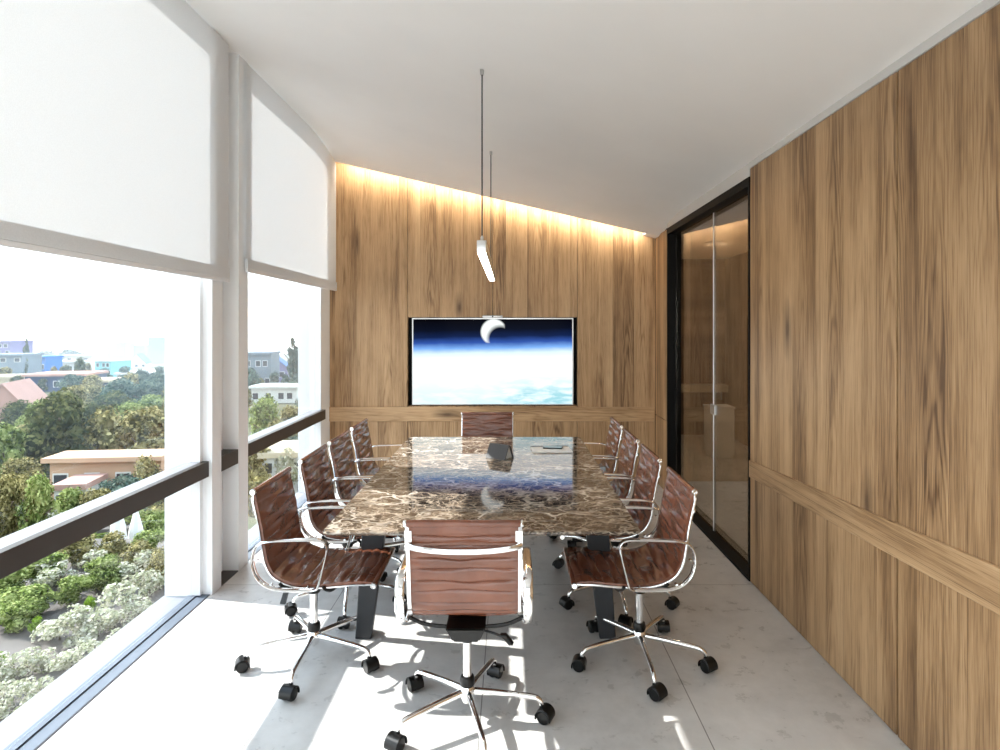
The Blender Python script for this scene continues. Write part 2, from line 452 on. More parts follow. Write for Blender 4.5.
bm = B(); box(bm, GX-.012, GX+.024, 4.88, 4.99, .98, 1.06, bev=.004); obj('lock', bm, M['steel'], door)

# corridor seen through the glass
bm = B(); box(bm, 3.40, 3.5, 2.5, 9.6, 0, 2.9); box(bm, XR+.14, 3.5, 9.5, 9.6, 0, 2.9)
wc = struct('wall_corridor', bm, M['wood_right'], 'oak panelling of the corridor behind the glass partition', 'wall')
bm = B(); box(bm, XR+.14, 3.5, 2.4, 2.5, 0, 2.9); box(bm, XR+.02, XR+.14, YB+.2, 9.6, 0, 2.9)
struct('wall_passage', bm, M['white_wall'], 'plain corridor wall behind the glass partition', 'wall')
bm = B(); box(bm, XR+.14, 3.5, 2.4, 9.6, 2.78, 2.9)
struct('ceiling_corridor', bm, M['ceiling'], 'corridor ceiling behind the glass partition', 'ceiling')
ped = thing('pedestal', 'low white pedestal standing in the corridor behind the glass partition', 'pedestal', (2.75, 7.9, 0))
bxo('plinth', M['alu'], ped, -.13, .13, -.13, .13, 0, .05); bxo('body', M['white_wall'], ped, -.15, .15, -.15, .15, .051, .64, bev=.004); bxo('top', M['alu'], ped, -.16, .16, -.16, .16, .641, .67, bev=.004)
cab = thing('corridor_shelf', 'pale wall shelf seen through the glass partition', 'shelf', (0, 0, 0))
bxo('board', plain('cream_board', (.62, .52, .38), .5), cab, 1.78, 3.36, 9.22, 9.498, .70, .81, bev=.005)
for x in (1.86, 3.26): bxo('bracket', M['steel'], cab, x-.015, x+.015, 9.26, 9.498, .58, .699)
L = bpy.data.lights.new('corridor_fill', 'AREA'); L.shape = 'DISK'; L.size = .25; L.energy = 10; L.color = (1, .80, .56)  # lamps added to brighten the corridor behind the glass
for y in (5.2, 7.6):
    lt = thing('corridor_fill_lamp', 'round fill lamp added in the corridor ceiling', 'light', (2.6, y, 2.775), 0, 'added corridor lamps')
    bm = B(); lathe(bm, [(.13, .0), (.14, -.012), (.12, -.016)], seg=24); obj('ring', bm, M['alu'], lt, True)
    lo_ = bpy.data.objects.new('lamp', L); C.objects.link(lo_); lo_.parent = lt; lo_.location = (0, 0, -.03)

# wall behind the camera
bm = B(); box(bm, -2.2, -1.7, YF-.12, YF, 0, 3.75); box(bm, 1.4, 1.72, YF-.12, YF, 0, 3.75); box(bm, -1.7, 1.4, YF-.12, YF, 0, .35); box(bm, -1.7, 1.4, YF-.12, YF, 2.62, 3.75)
struct('wall_front', bm, M['white_wall'], 'plain white wall behind the viewpoint', 'wall')

# left wall: pier between the windows, end pier, sill and slab edge
bm = B()
box(bm, -2.0, XL, 3.80, 3.92, 0, 3.60)                    # post
box(bm, -2.0, XL, 4.17, 4.32, 0, 3.60)                    # post
box(bm, -2.19, -1.995, 3.805, 4.32, -.3, 3.70)            # fin outside and niche back
box(bm, -2.19, -1.985, 6.20, 6.78, -.3, 3.70)             # end pier
box(bm, -2.19, -1.99, YF-.1, -1.8, -.3, 3.70)
box(bm, -2.03, -1.9, -1.8, 6.20, 3.60, 3.75)
wall_left = struct('wall_left', bm, M['white_wall'], 'white piers and reveals of the window wall', 'wall')
bm = B(); box(bm, -2.20, -1.905, -1.8, 6.78, -.30, -.012)
obj('sill_slab', bm, M['sill'], wall_left)
bm = B(); box(bm, -1.994, XL-.002, 3.922, 4.168, -.01, .006); obj('niche_floor', bm, M['bronze'], wall_left)
bm = B(); box(bm, -1.994, XL-.002, 3.922, 4.168, .75, .848); obj('niche_rail', bm, M['bronze'], wall_left)

def window(n, y0, y1, label):
    w = structempty('window_%d' % n, label, 'window')
    bm = B()
    box(bm, -2.02, -1.972, y0, y1, -.012, .010); box(bm, -1.966, -1.905, y0, y1, -.012, .004)     # double bottom track
    obj('bottom_track', bm, M['track'], w); bm = B()
    box(bm, -2.02, -1.945, y1-.035, y1, .011, 3.56); box(bm, -2.02, -1.945, y0, y0+.035, .011, 3.56)
    box(bm, -2.02, -1.945, y0, y1, 3.56, 3.61)
    obj('frame', bm, M['alu'], w)
    bm = B(); box(bm, -1.972, -1.966, y0, y1, -.012, .002); box(bm, -1.905, -1.898, y0, y1, -.012, .003); obj('track_gap', bm, M['gasket'], w)
    bm = B(); box(bm, -2.045, -1.945, y0+.036, y1-.036, .755, .846)
    obj('rail', bm, M['sill'], w)
    bm = B(); box(bm, -1.944, -1.905, y0+.002, y1-.002, .75, .848, bev=.002); obj('rail_cover', bm, M['bronze'], w)
    bm = B(); box(bm, -2.004, -1.996, y0+.036, y1-.036, .848, 3.558); obj('glass_pane', bm, M['glass'], w)
    bm = B(); box(bm, -2.004, -1.996, y0+.036, y1-.036, .012, .753); obj('glass_pane', bm, M['glass'], w)
    return w
window(1, -1.8, 3.80, 'large near window with a dark mid rail overlooking trees')
window(2, 4.322, 6.20, 'narrow far window with a dark mid rail beside the back wall')

w3 = structempty('window_3', 'wide unseen window added behind the viewpoint for fill light', 'window')  # unseen window, added to let fill light in from behind the camera
bm = B()
for q in ((-1.7, -1.65, .35, 2.62), (1.35, 1.4, .35, 2.62), (-.175, -.125, .40, 2.57), (-1.65, 1.35, .35, .40), (-1.65, 1.35, 2.57, 2.62)): box(bm, q[0], q[1], YF-.09, YF-.03, q[2], q[3])
obj('frame', bm, M['alu'], w3)
for q in ((-1.65, -.175), (-.125, 1.35)):
    bm = B(); box(bm, q[0], q[1], YF-.064, YF-.056, .40, 2.57); obj('glass_pane', bm, M['glass'], w3)

def blind(y0, y1, zb, label):
    top = ceil_z(-1.87, min(y1, 5.2))
    b = thing('roller_blind', label, 'blind', (-1.868, (y0+y1)/2, zb))
    h = (y1-y0)/2
    bm = B()
    n = 24
    for k in range(n):
        a = -h+2*h*k/n; c = -h+2*h*(k+1)/n
        ta = ceil_z(-1.87, (y0+y1)/2+a)-.02-zb; tc = ceil_z(-1.87, (y0+y1)/2+c)-.02-zb
        if k == 0: va = [bm.verts.new((dx, a, z)) for dx in (-.0008, .0008) for z in (.03, ta)]
        vb = [bm.verts.new((dx, c, z)) for dx in (-.0008, .0008) for z in (.03, tc)]
        bm.faces.new((va[0], vb[0], vb[1], va[1])); bm.faces.new((va[2], va[3], vb[3], vb[2])); va = vb
    obj('fabric', bm, M['blind'], b)
    bm = B(); box(bm, -.011, -.0012, -h, h, .016, .085); box(bm, .0012, .011, -h, h, .016, .085); obj('hem', bm, M['blind'], b)
    bm = B(); box(bm, -.010, .010, -h, h, -.008, .0155, bev=.003); obj('bottom_bar', bm, M['alu'], b)
    return b
blind(-1.78, 3.98, 2.0, 'wide white roller blind lowered over the near window')
blind(4.25, 6.44, 2.095, 'narrower white roller blind beside the back wall')

# ------------------------------------------------------------------ screen
tv = thing('television', 'large wall screen showing a blue planet horizon and crescent moon', 'screen', (-.190, YB+.02, 1.322))
W2, H2 = .888, .478
bm = B(); box(bm, -W2+.01, W2-.01, .012, .05, -H2+.01, H2-.01); obj('housing', bm, M['black'], tv)
bm = B()
for a in ((-W2, W2, -.012, .012, H2-.012, H2), (-W2, W2, -.012, .012, -H2, -H2+.008), (-W2, -W2+.012, -.012, .012, -H2+.008, H2-.012), (W2-.012, W2, -.012, .012, -H2+.008, H2-.012)): box(bm, *a)
obj('bezel', bm, M['steel'], tv)
bm = B(); box(bm, -W2+.012, W2-.012, -.004, .012, -H2+.008, H2-.012); obj('display', bm, M['screen'], tv)
wc_ = thing('webcam', 'slim silver camera bar on top of the wall screen', 'camera', (-.19, YB-.005, 1.8005))
bm = B(); box(bm, -.11, .11, -.03, .03, 0, .028, bev=.008); obj('body', bm, M['steel'], wc_, True)
bm = B(); lathe(bm, [(.009, -.031), (.009, -.034), (.006, -.036)], seg=16, axis='Y', origin=(0, 0, .014)); obj('lens', bm, M['plastic'], wc_)

# ------------------------------------------------------------------ pendant
pd = thing('pendant_light', 'slim linear pendant lamp hanging above the marble table', 'lamp', (-.163, 0, 2.118))
bm = B(); P0, P1 = 3.43, 5.46
box(bm, -.027, .027, P0, P1, .006, .075, bev=.004); obj('body', bm, M['steel'], pd, True)
bm = B(); box(bm, -.023, .023, P0+.004, P1-.004, 0, .0055); obj('diffuser', bm, M['diffuser'], pd)
for y in (3.50, 5.12):
    zt = ceil_z(-.163, y)-2.118
    bm = B(); tube(bm, [(0, y, .07), (0, y, zt-.02)], .0042, 10); c_ = obj('cable', bm, M['iron'], pd, True)
    bm = B(); lathe(bm, [(.009, .075), (.009, .10), (.005, .11)], seg=16, cy=y); obj('cable_grip', bm, M['steel'], c_, True)
    bm = B(); lathe(bm, [(.011, zt-.03), (.012, zt+.004)], seg=20, cy=y); obj('ceiling_cap', bm, M['steel'], c_, True)

# ------------------------------------------------------------------ table
TX, TY0, TY1, TZ = -.133, 2.795, 5.235, .74
tb = thing('conference_table', 'long brown veined marble conference table on dark steel legs', 'table', (TX, (TY0+TY1)/2, 0))
hw, hl = .748, (TY1-TY0)/2
bm = B()
def rrect(a, b, r, n=6):
    out = []
    for cx, cy, s in ((a-r, b-r, 0), (-a+r, b-r, 1), (-a+r, -b+r, 2), (a-r, -b+r, 3)):
        for k in range(n+1):
            t = (s+k/n)*PI/2; out.append((cx+r*math.cos(t), cy+r*math.sin(t)))
    return out
rings = []
for inset, z in ((.016, TZ-.022), (.004, TZ-.013), (0, TZ-.010), (0, TZ-.004), (.004, TZ)):
    rings.append([bm.verts.new((x, y, z)) for x, y in rrect(hw-inset, hl-inset, .03)])
for a, b in zip(rings, rings[1:]):
    for k in range(len(a)): bm.faces.new((a[k], a[(k+1) % len(a)], b[(k+1) % len(a)], b[k]))
bm.faces.new(rings[0][::-1]); bm.faces.new(rings[-1])
obj('tabletop', bm, M['marble'], tb, True, 30)
bm = B()
for s in (-1, 1):
    box(bm, s*.60-.03, s*.60+.03, -hl+.35, hl-.35, .655, .716)
for y in (-hl+.58, 0, hl-.58): box(bm, -.569, .569, y-.03, y+.03, .655, .716)
obj('under_frame', bm, M['iron'], tb)
for sx in (-1, 1):
    for sy in (-1, 1):
        yy = sy*(hl-.48); bm = B()
        xt, xb = sx*.60, sx*.665
        hexa(bm, [(xb-.044, yy-.018, 0), (xb+.044, yy-.018, 0), (xb+.044, yy+.018, 0), (xb-.044, yy+.018, 0),
                  (xt-.064, yy-.03, .655), (xt+.064, yy-.03, .655), (xt+.064, yy+.03, .655), (xt-.064, yy+.03, .655)])
        bmesh.ops.bevel(bm, geom=bm.edges[:], offset=.004, segments=1, affect='EDGES')
        obj('leg', bm, M['iron'], tb)

# things on the table
nb = thing('notebook', 'dark grey notebook standing open like a tent on the marble table', 'notebook', (-.075, 4.40, TZ+.001), math.radians(-32))
nb.scale = (.8, 1.0, .78)
M['notebook'] = plain('dark_cover', (.045, .042, .042), .5); M['paper'] = plain('paper', (.80, .80, .78), .7, var=.02)
for s, nm in ((-1, 'front_cover'), (1, 'back_cover')):
    bm = B(); hexa(bm, [(-.105, s*.060-.003, 0), (.105, s*.060-.003, 0), (.105, s*.060+.003, 0), (-.105, s*.060+.003, 0), (-.105, s*.004-.003, .125), (.105, s*.004-.003, .125), (.105, s*.004+.003, .125), (-.105, s*.004+.003, .125)])
    obj(nm, bm, M['notebook'], nb)
bm = B()
for s in (-.7, -.5, -.3, .0, .3, .5, .7):
    hexa(bm, [(-.098, s*.060-.001, .002), (.098, s*.060-.001, .002), (.098, s*.060+.001, .002), (-.098, s*.060+.001, .002), (-.098, -.001, .12), (.098, -.001, .12), (.098, .001, .12), (-.098, .001, .12)])
obj('pages', bm, M['paper'], nb)
pad = thing('writing_pad', 'white paper pad lying flat near the far end of the marble table', 'paper pad', (.32, 4.66, TZ+.001), math.radians(4))
bm = B(); box(bm, -.15, .15, -.105, .105, 0, .010, bev=.001); obj('sheets', bm, M['paper'], pad)
bm = B(); box(bm, -.15, .15, .088, .106, .0105, .014); obj('binding', bm, M['iron'], pad)
ph = thing('smartphone', 'dark handset lying on the white paper pad', 'phone', (.335, 4.685, TZ+.012), math.radians(80))
bm = B(); box(bm, -.036, .036, -.075, .075, 0, .009, bev=.003); obj('body', bm, M['plastic'], ph)
bm = B(); box(bm, -.032, .032, -.069, .069, .0092, .0098); obj('glass', bm, plain('teal_glass', (.02, .10, .11), .05), ph)

# ------------------------------------------------------------------ chair (faces +X, origin on the floor under the column)
HWID = .232
PROF = crom([(p[0], 0, p[1]) for p in ((-.212, .915), (-.193, .83), (-.174, .74), (-.160, .645), (-.146, .578), (-.115, .525), (-.06, .492), (.0, .477), (.08, .473), (.18, .480), (.28, .488), (.335, .485), (.356, .474))], 40)
def resample(P, n):
    d = [0]
    for a, b in zip(P, P[1:]): d.append(d[-1]+(b-a).length)
    out = []; i = 0
    for k in range(n+1):
        s = d[-1]*k/n
        while i < len(d)-2 and d[i+1] < s: i += 1
        f = (s-d[i])/max(1e-9, d[i+1]-d[i]); out.append(P[i].lerp(P[i+1], min(1, f)))
    return out, d[-1]
PR, PLEN = resample(PROF, 180)
def prof_at(u):
    u = min(max(u, 0), .99999)*180; i = int(u); return PR[i].lerp(PR[i+1], u-i)
def prof_n(u):
    a, b = prof_at(u-.004), prof_at(u+.004); T = (b-a).normalized()
    return Vector((0, 1, 0)).cross(T)      # towards the sitter or away; sign fixed below
NR = 18
def sling_bm(seed):
    rnd = random.Random(seed); bm = B()
    nu, nv = NR*9, 22
    hv = HWID-.006
    amp = [(1 if q % 2 else -1)*rnd.uniform(.35, 1) for q in range(NR+2)]; ph = [rnd.uniform(-.15, .15) for _ in range(NR+2)]; wid = [rnd.uniform(.7, 1.5) for _ in range(NR+2)]
    sheets = []
    for side in (1, -1):
        rows = []
        for i in range(nu+1):
            u = i/nu; row = []
            k = u*NR
            for j in range(nv+1):
                v = -1+2*j/nv
                # seams pulled together / apart near the middle of the hide
                kk = int(min(k, NR-1e-6)); fr = k-kk
                def off(q): return amp[q]*.27*math.exp(-((v-ph[q])/(.35*wid[q]))**2)*(1 if 0 < q < NR else 0)
                o_ = (off(kk)*(1-fr)+off(kk+1)*fr)/NR
                uu = min(max(u+o_, 0), 1)
                p = prof_at(uu); n = prof_n(uu)
                puff = (.0062 if side < 0 else .0085)*abs(math.sin(PI*fr))**(.6 if side < 0 else .42)
                w1 = math.sin(1.45*PI*v+PI*kk+.9+1.1*ph[kk]*6)*(.75+.5*wid[kk]*.5); w2 = math.sin(5.3*v-k*2.1+seed)*.5
                pl = (.0052*w1+.003*w2)*math.sin(PI*fr)**1.5*(1 if side < 0 else .55)
                edge = 1-abs(v)**10
                dd = side*(.0035+(puff)*(.35+.65*edge))+pl*edge
                row.append(bm.verts.new((p.x+n.x*dd, v*hv, p.z+n.z*dd)))
            rows.append(row)
        for a, b in zip(rows, rows[1:]):
            for j in range(nv): bm.faces.new((a[j], a[j+1], b[j+1], b[j]))
        sheets.append(rows)
    A, Z = sheets
    for i in range(nu):
        for j in (0, nv): bm.faces.new((A[i][j], A[i+1][j], Z[i+1][j], Z[i][j]))
    for j in range(nv):
        for i in (0, nu): bm.faces.new((A[i][j], A[i][j+1], Z[i][j+1], Z[i][j]))
    # hide rolled round the end tubes
    for u in (0, 1):
        p = PR[0] if u == 0 else PR[-1]
        lathe(bm, [(.013, -hv), (.0145, -hv+.006), (.0145, hv-.006), (.013, hv)], seg=16, axis='Y', origin=(p.x, 0, p.z))
    return bm
def rail_bm(s):
    bm = B()
    pts = []
    for i in range(0, 181, 3):
        q = prof_at(i/180); n = prof_n(min(max(i/180, .006), .994)); d_ = .011*min(1, min(i, 180-i)/9)
        pts.append(Vector((q.x+n.x*d_, s*(HWID-.008), q.z+n.z*d_)))
    sec = [(-.008, -.003), (.007, -.005), (.009, -.002), (.009, .002), (.007, .005), (-.008, .003)]
    sweep(bm, pts, sec, lat=(0, 1, 0))
    for p in (PR[0], PR[-1]):
        lathe(bm, [(.006, s*(HWID-.004)), (.0145, s*(HWID-.004)), (.0145, s*(HWID+.003)), (.012, s*(HWID+.006)), (.0085, s*(HWID+.006)), (.0075, s*(HWID-.003)), (.001, s*(HWID-.003))], seg=18, axis='Y', origin=(p.x, 0, p.z))
    return bm
ARM = crom([(a, 0, b) for a, b in ((.105, .487), (.128, .57), (.145, .645), (.142, .680), (.118, .697), (.06, .700), (-.04, .698), (-.125, .694), (-.168, .683), (-.193, .655), (-.203, .615), (-.199, .575), (-.184, .533), (-.152, .496), (-.105, .474), (-.035, .465), (.045, .465), (.092, .470))], 5, True)
def arm_bm(s):
    bm = B(); sweep(bm, [Vector((p.x, s*(HWID+.025), p.z)) for p in ARM], ell(.019, .0065, 14), lat=(0, 1, 0), closed=True)
    for f, z in ((-.12, .487), (.05, .472), (-.186, .60)):
        lathe(bm, [(.006, s*(HWID+.004)), (.006, s*(HWID+.024))], seg=10, axis='Y', origin=(f, 0, z))
    return bm
def brace_bm():
    bm = B()
    a = prof_at(.105)
    pts = crom([(a.x-.012, -HWID, a.z+.005), (a.x-.030, -.20, a.z-.002), (a.x-.044, -.1, a.z-.010), (a.x-.046, 0, a.z-.012), (a.x-.044, .1, a.z-.010), (a.x-.030, .20, a.z-.002), (a.x-.012, HWID, a.z+.005)], 5)
    sweep(bm, pts, ell(.005, .0115, 10), lat=None)
    for s in (-1, 1):
        u0, u1 = prof_at(.055), prof_at(.12)
        n = prof_n(.08); sgn = -1 if n.x > 0 else 1
        sweep(bm, [Vector((u.x-.013, s*(HWID-.012), u.z)) for u in (prof_at(.03), prof_at(.06), prof_at(.09), prof_at(.125))], [(-.014, -.002), (.014, -.002), (.014, .002), (-.014, .002)], lat=(0, 1, 0))
    return bm
def mech_bm():
    bm = B()
    hexa(bm, [(-.085, -.055, .375), (.06, -.055, .375), (.06, .055, .375), (-.085, .055, .375), (-.125, -.085, .452), (.12, -.085, .452), (.12, .085, .452), (-.125, .085, .452)])
    bmesh.ops.bevel(bm, geom=bm.edges[:], offset=.008, segments=2, affect='EDGES')
    lathe(bm, [(.03, .345), (.034, .352), (.034, .376)], seg=20)
    return bm
def antler_bm(f, z):
    bm = B()
    pts = crom([(f-.01, -HWID, z), (f, -.23, z-.012), (f+.01, -.17, z-.042), (f+.015, -.08, z-.055), (f+.015, 0, z-.057), (f+.015, .08, z-.055), (f+.01, .17, z-.042), (f, .23, z-.012), (f-.01, HWID, z)], 4)
    sweep(bm, pts, ell(.009, .007, 8)); return bm
def lever_bm():
    bm = B(); tube(bm, crom([(-.05, -.05, .415), (-.07, -.11, .41), (-.085, -.155, .40)], 5), .005, 8)
    hexa(bm, [(-.10, -.195, .372), (-.072, -.20, .372), (-.072, -.185, .372), (-.10, -.18, .372), (-.095, -.165, .412), (-.073, -.168, .412), (-.073, -.145, .412), (-.095, -.142, .412)])
    return bm
def leg_bm():
    bm = B()
    pts = crom([(.018, 0, .125), (.10, 0, .121), (.20, 0, .113), (.275, 0, .105), (.303, 0, .098), (.318, 0, .083), (.321, 0, .065)], 5)
    def sc(t): return (1.0-.35*t, 1.0-.40*t)
    sweep(bm, pts, ell(.0145, .0155, 12), lat=(0, 1, 0), scale=sc)
    return bm
def caster_bm():
    bm = B(); x = .335
    for s in (-1, 1):
        lathe(bm, [(.010, s*.006), (.027, s*.006), (.030, s*.010), (.030, s*.022), (.026, s*.028), (.010, s*.030)], seg=18, axis='Y', origin=(x, 0, .030))
    # hood over the wheels
    pts = [Vector((x+.033*math.cos(a), 0, .030+.033*math.sin(a))) for a in [math.radians(k) for k in range(-15, 200, 14)]]
    sweep(bm, pts, [(-.031, -.003), (.031, -.003), (.033, 0), (.031, .003), (-.031, .003), (-.033, 0)], lat=(0, 1, 0))
    lathe(bm, [(.010, .055), (.010, .072), (.008, .076)], cx=.321, seg=12)
    return bm
def col_bm():
    bm = B(); lathe(bm, [(.0195, .175), (.0195, .36)], seg=20); return bm
def hub_bm():
    bm = B(); lathe(bm, [(.012, .078), (.024, .083), (.030, .10), (.034, .118), (.034, .138), (.028, .150), (.022, .152)], seg=24); return bm
def collar_bm():
    bm = B(); lathe(bm, [(.024, .150), (.031, .154), (.032, .178), (.028, .190), (.021, .193)], seg=24); return bm

CM = {}
CM['sling'] = [mesh('sling', sling_bm(s), M['leather'], True, 70) for s in (1, 5, 9)]
def cm(key, bm, mat, ang=40): CM[key] = mesh(key, bm, mat, True, ang)
cm('rail-1', rail_bm(-1), M['chrome']); cm('rail1', rail_bm(1), M['chrome'])
cm('arm-1', arm_bm(-1), M['chrome']); cm('arm1', arm_bm(1), M['chrome'])
cm('brace', brace_bm(), M['chrome']); cm('mech', mech_bm(), M['plastic']); cm('ant1', antler_bm(-.075, .486), M['plastic']); cm('ant2', antler_bm(.13, .470), M['plastic'])
cm('lever', lever_bm(), M['plastic']); cm('leg', leg_bm(), M['chrome']); cm('caster', caster_bm(), M['plastic']); cm('col', col_bm(), M['chrome'], 60); cm('hub', hub_bm(), M['chrome']); cm('collar', collar_bm(), M['plastic'])

def chair(x, y, face, star, label, group, sl=0, cas=None):
    """face: heading of the seat in degrees (0 = +X); star: heading of one base leg in world degrees"""
    t = thing('office_chair', label, 'chair', (x, y, 0), math.radians(face), group)
    obj('seat', CM['sling'][sl % 3], None, t)
    for s in ('-1', '1'):
        obj('side_rail', CM['rail'+s], None, t); obj('armrest', CM['arm'+s], None, t)
    obj('back_brace', CM['brace'], None, t); obj('tilt_mechanism', CM['mech'], None, t)
    obj('seat_support', CM['ant1'], None, t); obj('seat_support', CM['ant2'], None, t)
    obj('lever', CM['lever'], None, t); obj('column', CM['col'], None, t); obj('hub', CM['hub'], None, t); obj('collar', CM['collar'], None, t)
    for k in range(5):
        l = obj('leg', CM['leg'], None, t); l.rotation_euler = (0, 0, math.radians(star-face+72*k))
        c = obj('caster', CM['caster'], None, l)
        a = math.radians(random.uniform(-45, 45))
        # swivel about the stem at r = .321
        c.rotation_euler = (0, 0, a); c.location = (.321-.321*math.cos(a), -.321*math.sin(a), 0)
    return t
GL = 'brown leather chairs along the left side of the table'; GR = 'brown leather chairs along the right side of the table'
LX, RX = -1.0, .66
chair(LX, 3.06, 0, -90, 'brown leather swivel chair, nearest on the window side of the table', GL, 0)
chair(LX, 3.70, 0, -78, 'brown leather swivel chair, second from the viewer on the window side', GL, 1)
chair(LX, 4.26, 0, -34, 'brown leather swivel chair, third from the viewer on the window side', GL, 2)
chair(LX, 4.83, 0, -66, 'brown leather swivel chair, farthest along the window side of the table', GL, 0)
chair(RX, 3.06, 180, -90, 'brown leather swivel chair, nearest on the glass partition side of the table', GR, 1)
chair(RX, 3.72, 180, -90, 'brown leather swivel chair, second from the viewer on the partition side', GR, 2)
chair(RX, 4.32, 180, -90, 'brown leather swivel chair, third from the viewer on the partition side', GR, 0)
chair(RX, 4.92, 180, -90, 'brown leather swivel chair, farthest along the partition side of the table', GR, 1)
chair(-.184, 2.59, 90, 70, 'brown leather swivel chair with its back to the viewer at the near table end', None, 2)
chair(-.205, 5.22, -90, 30, 'brown leather swivel chair at the far table end under the screen', None, 1)

# ------------------------------------------------------------------ outdoors: hillside below the window
def at(px, py, Y): return Vector(((px-VX)/FOC*Y, Y, EYE-(py-VY)/FOC*Y))
GK = [(-40, -4.7), (17.5, -4.9), (20, -5.6), (28, -8.2), (45, -11.6), (60, -13.3), (80, -13.9), (100, -13.3), (120, -12.3), (140, -11.4), (165, -11.5), (200, -13), (250, -15.8), (420, -25), (700, -38), (1200, -50)]
def ground(y):
    for (a, h), (b, k) in zip(GK, GK[1:]):
        if y <= b: return h+(k-h)*max(0, (y-a))/(b-a)
    return GK[-1][1]
def depth_of(ybot):
    y = 20.0
    while y < 690 and VY+(EYE-ground(y))*FOC/y > ybot: y *= 1.01
    return y
def groundmat():
    m, t, b = newmat('hillside_ground'); o = t.obj()
    n = t.noise(o, .12, 5, .6); n2 = t.noise(o, 1.2, 4, .6)
    c = t.ramp(n[0], [(.35, (.035, .05, .018)), (.5, (.08, .085, .04)), (.66, (.20, .18, .13))])
    c = t.mix(t.m('MULTIPLY', n2[0], .5), c, (.09, .09, .05))
    t.put(b.inputs['Base Color'], c); b.inputs['Roughness'].default_value = .9; b.inputs['Specular IOR Level'].default_value = .1
    return m
M['ground'] = groundmat()
bm = B(); gy = [-30, -15, 0, 8, 12, 16, 20, 28, 36, 45, 52, 60, 72, 85, 100, 120, 140, 180, 250, 330, 420, 550, 700, 950, 1200]
gr = [-1.9+.1*k for k in range(20)]
rows = [[bm.verts.new((min(-2.3, r*(y+32)), y, ground(y))) for r in gr] for y in gy]
for a, b_ in zip(rows, rows[1:]):
    for k in range(len(gr)-1):
        if len({v.co.to_tuple(4) for v in (a[k], a[k+1], b_[k+1], b_[k])}) == 4: bm.faces.new((a[k], a[k+1], b_[k+1], b_[k]))
struct('ground', bm, M['ground'], 'wooded hillside sloping away below the window', 'ground', smooth=True)
M['paving'] = plain('terrace_paving', (.085, .073, .064), .8, 0, .4, .5)
bm = B(); box(bm, -26, -2.4, -6, 17.5, -4.75, -4.45)
struct('terrace', bm, M['paving'], 'grey paved terrace far below the near window', 'terrace')

def leafmat(name, lo, mid, hi, tr=.35):
    m, t, b = newmat(name); t.n.remove(b); o = t.obj()
    g = t.node('ShaderNodeNewGeometry')
    f = t.m('ADD', t.m('MULTIPLY', t.noise(o, 3.2, 3)[0], .65), t.m('MULTIPLY', g.outputs['Random Per Island'], .35))
    c = t.ramp(f, [(.3, lo), (.5, mid), (.72, hi)])
    d = t.node('ShaderNodeBsdfDiffuse'); t.put(d.inputs[0], c)
    r = t.node('ShaderNodeBsdfTranslucent'); t.put(r.inputs[0], c)
    mx = t.node('ShaderNodeMixShader'); mx.inputs[0].default_value = tr
    t.l.new(d.outputs[0], mx.inputs[1]); t.l.new(r.outputs[0], mx.inputs[2]); t.l.new(mx.outputs[0], t.n['Material Output'].inputs[0])
    return m
LM = {'dark': leafmat('leaves_dark', (.015, .024, .008), (.06, .075, .026), (.20, .20, .08)),
      'olive': leafmat('leaves_olive', (.03, .03, .01), (.18, .16, .06), (.52, .45, .22)),  # lighter tones raised, painting sunlit highlights into the leaves
      'light': leafmat('leaves_light', (.035, .055, .012), (.17, .22, .06), (.44, .48, .20)),
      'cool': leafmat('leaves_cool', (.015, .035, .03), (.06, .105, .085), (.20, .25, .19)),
      'pale': leafmat('leaves_pale', (.20, .22, .12), (.42, .42, .30), (.66, .62, .54)),
      'lime': leafmat('leaves_lime', (.10, .16, .01), (.20, .32, .03), (.32, .46, .08))}
M['bark'] = plain('bark', (.10, .075, .05), .9, 0, .25, 8)

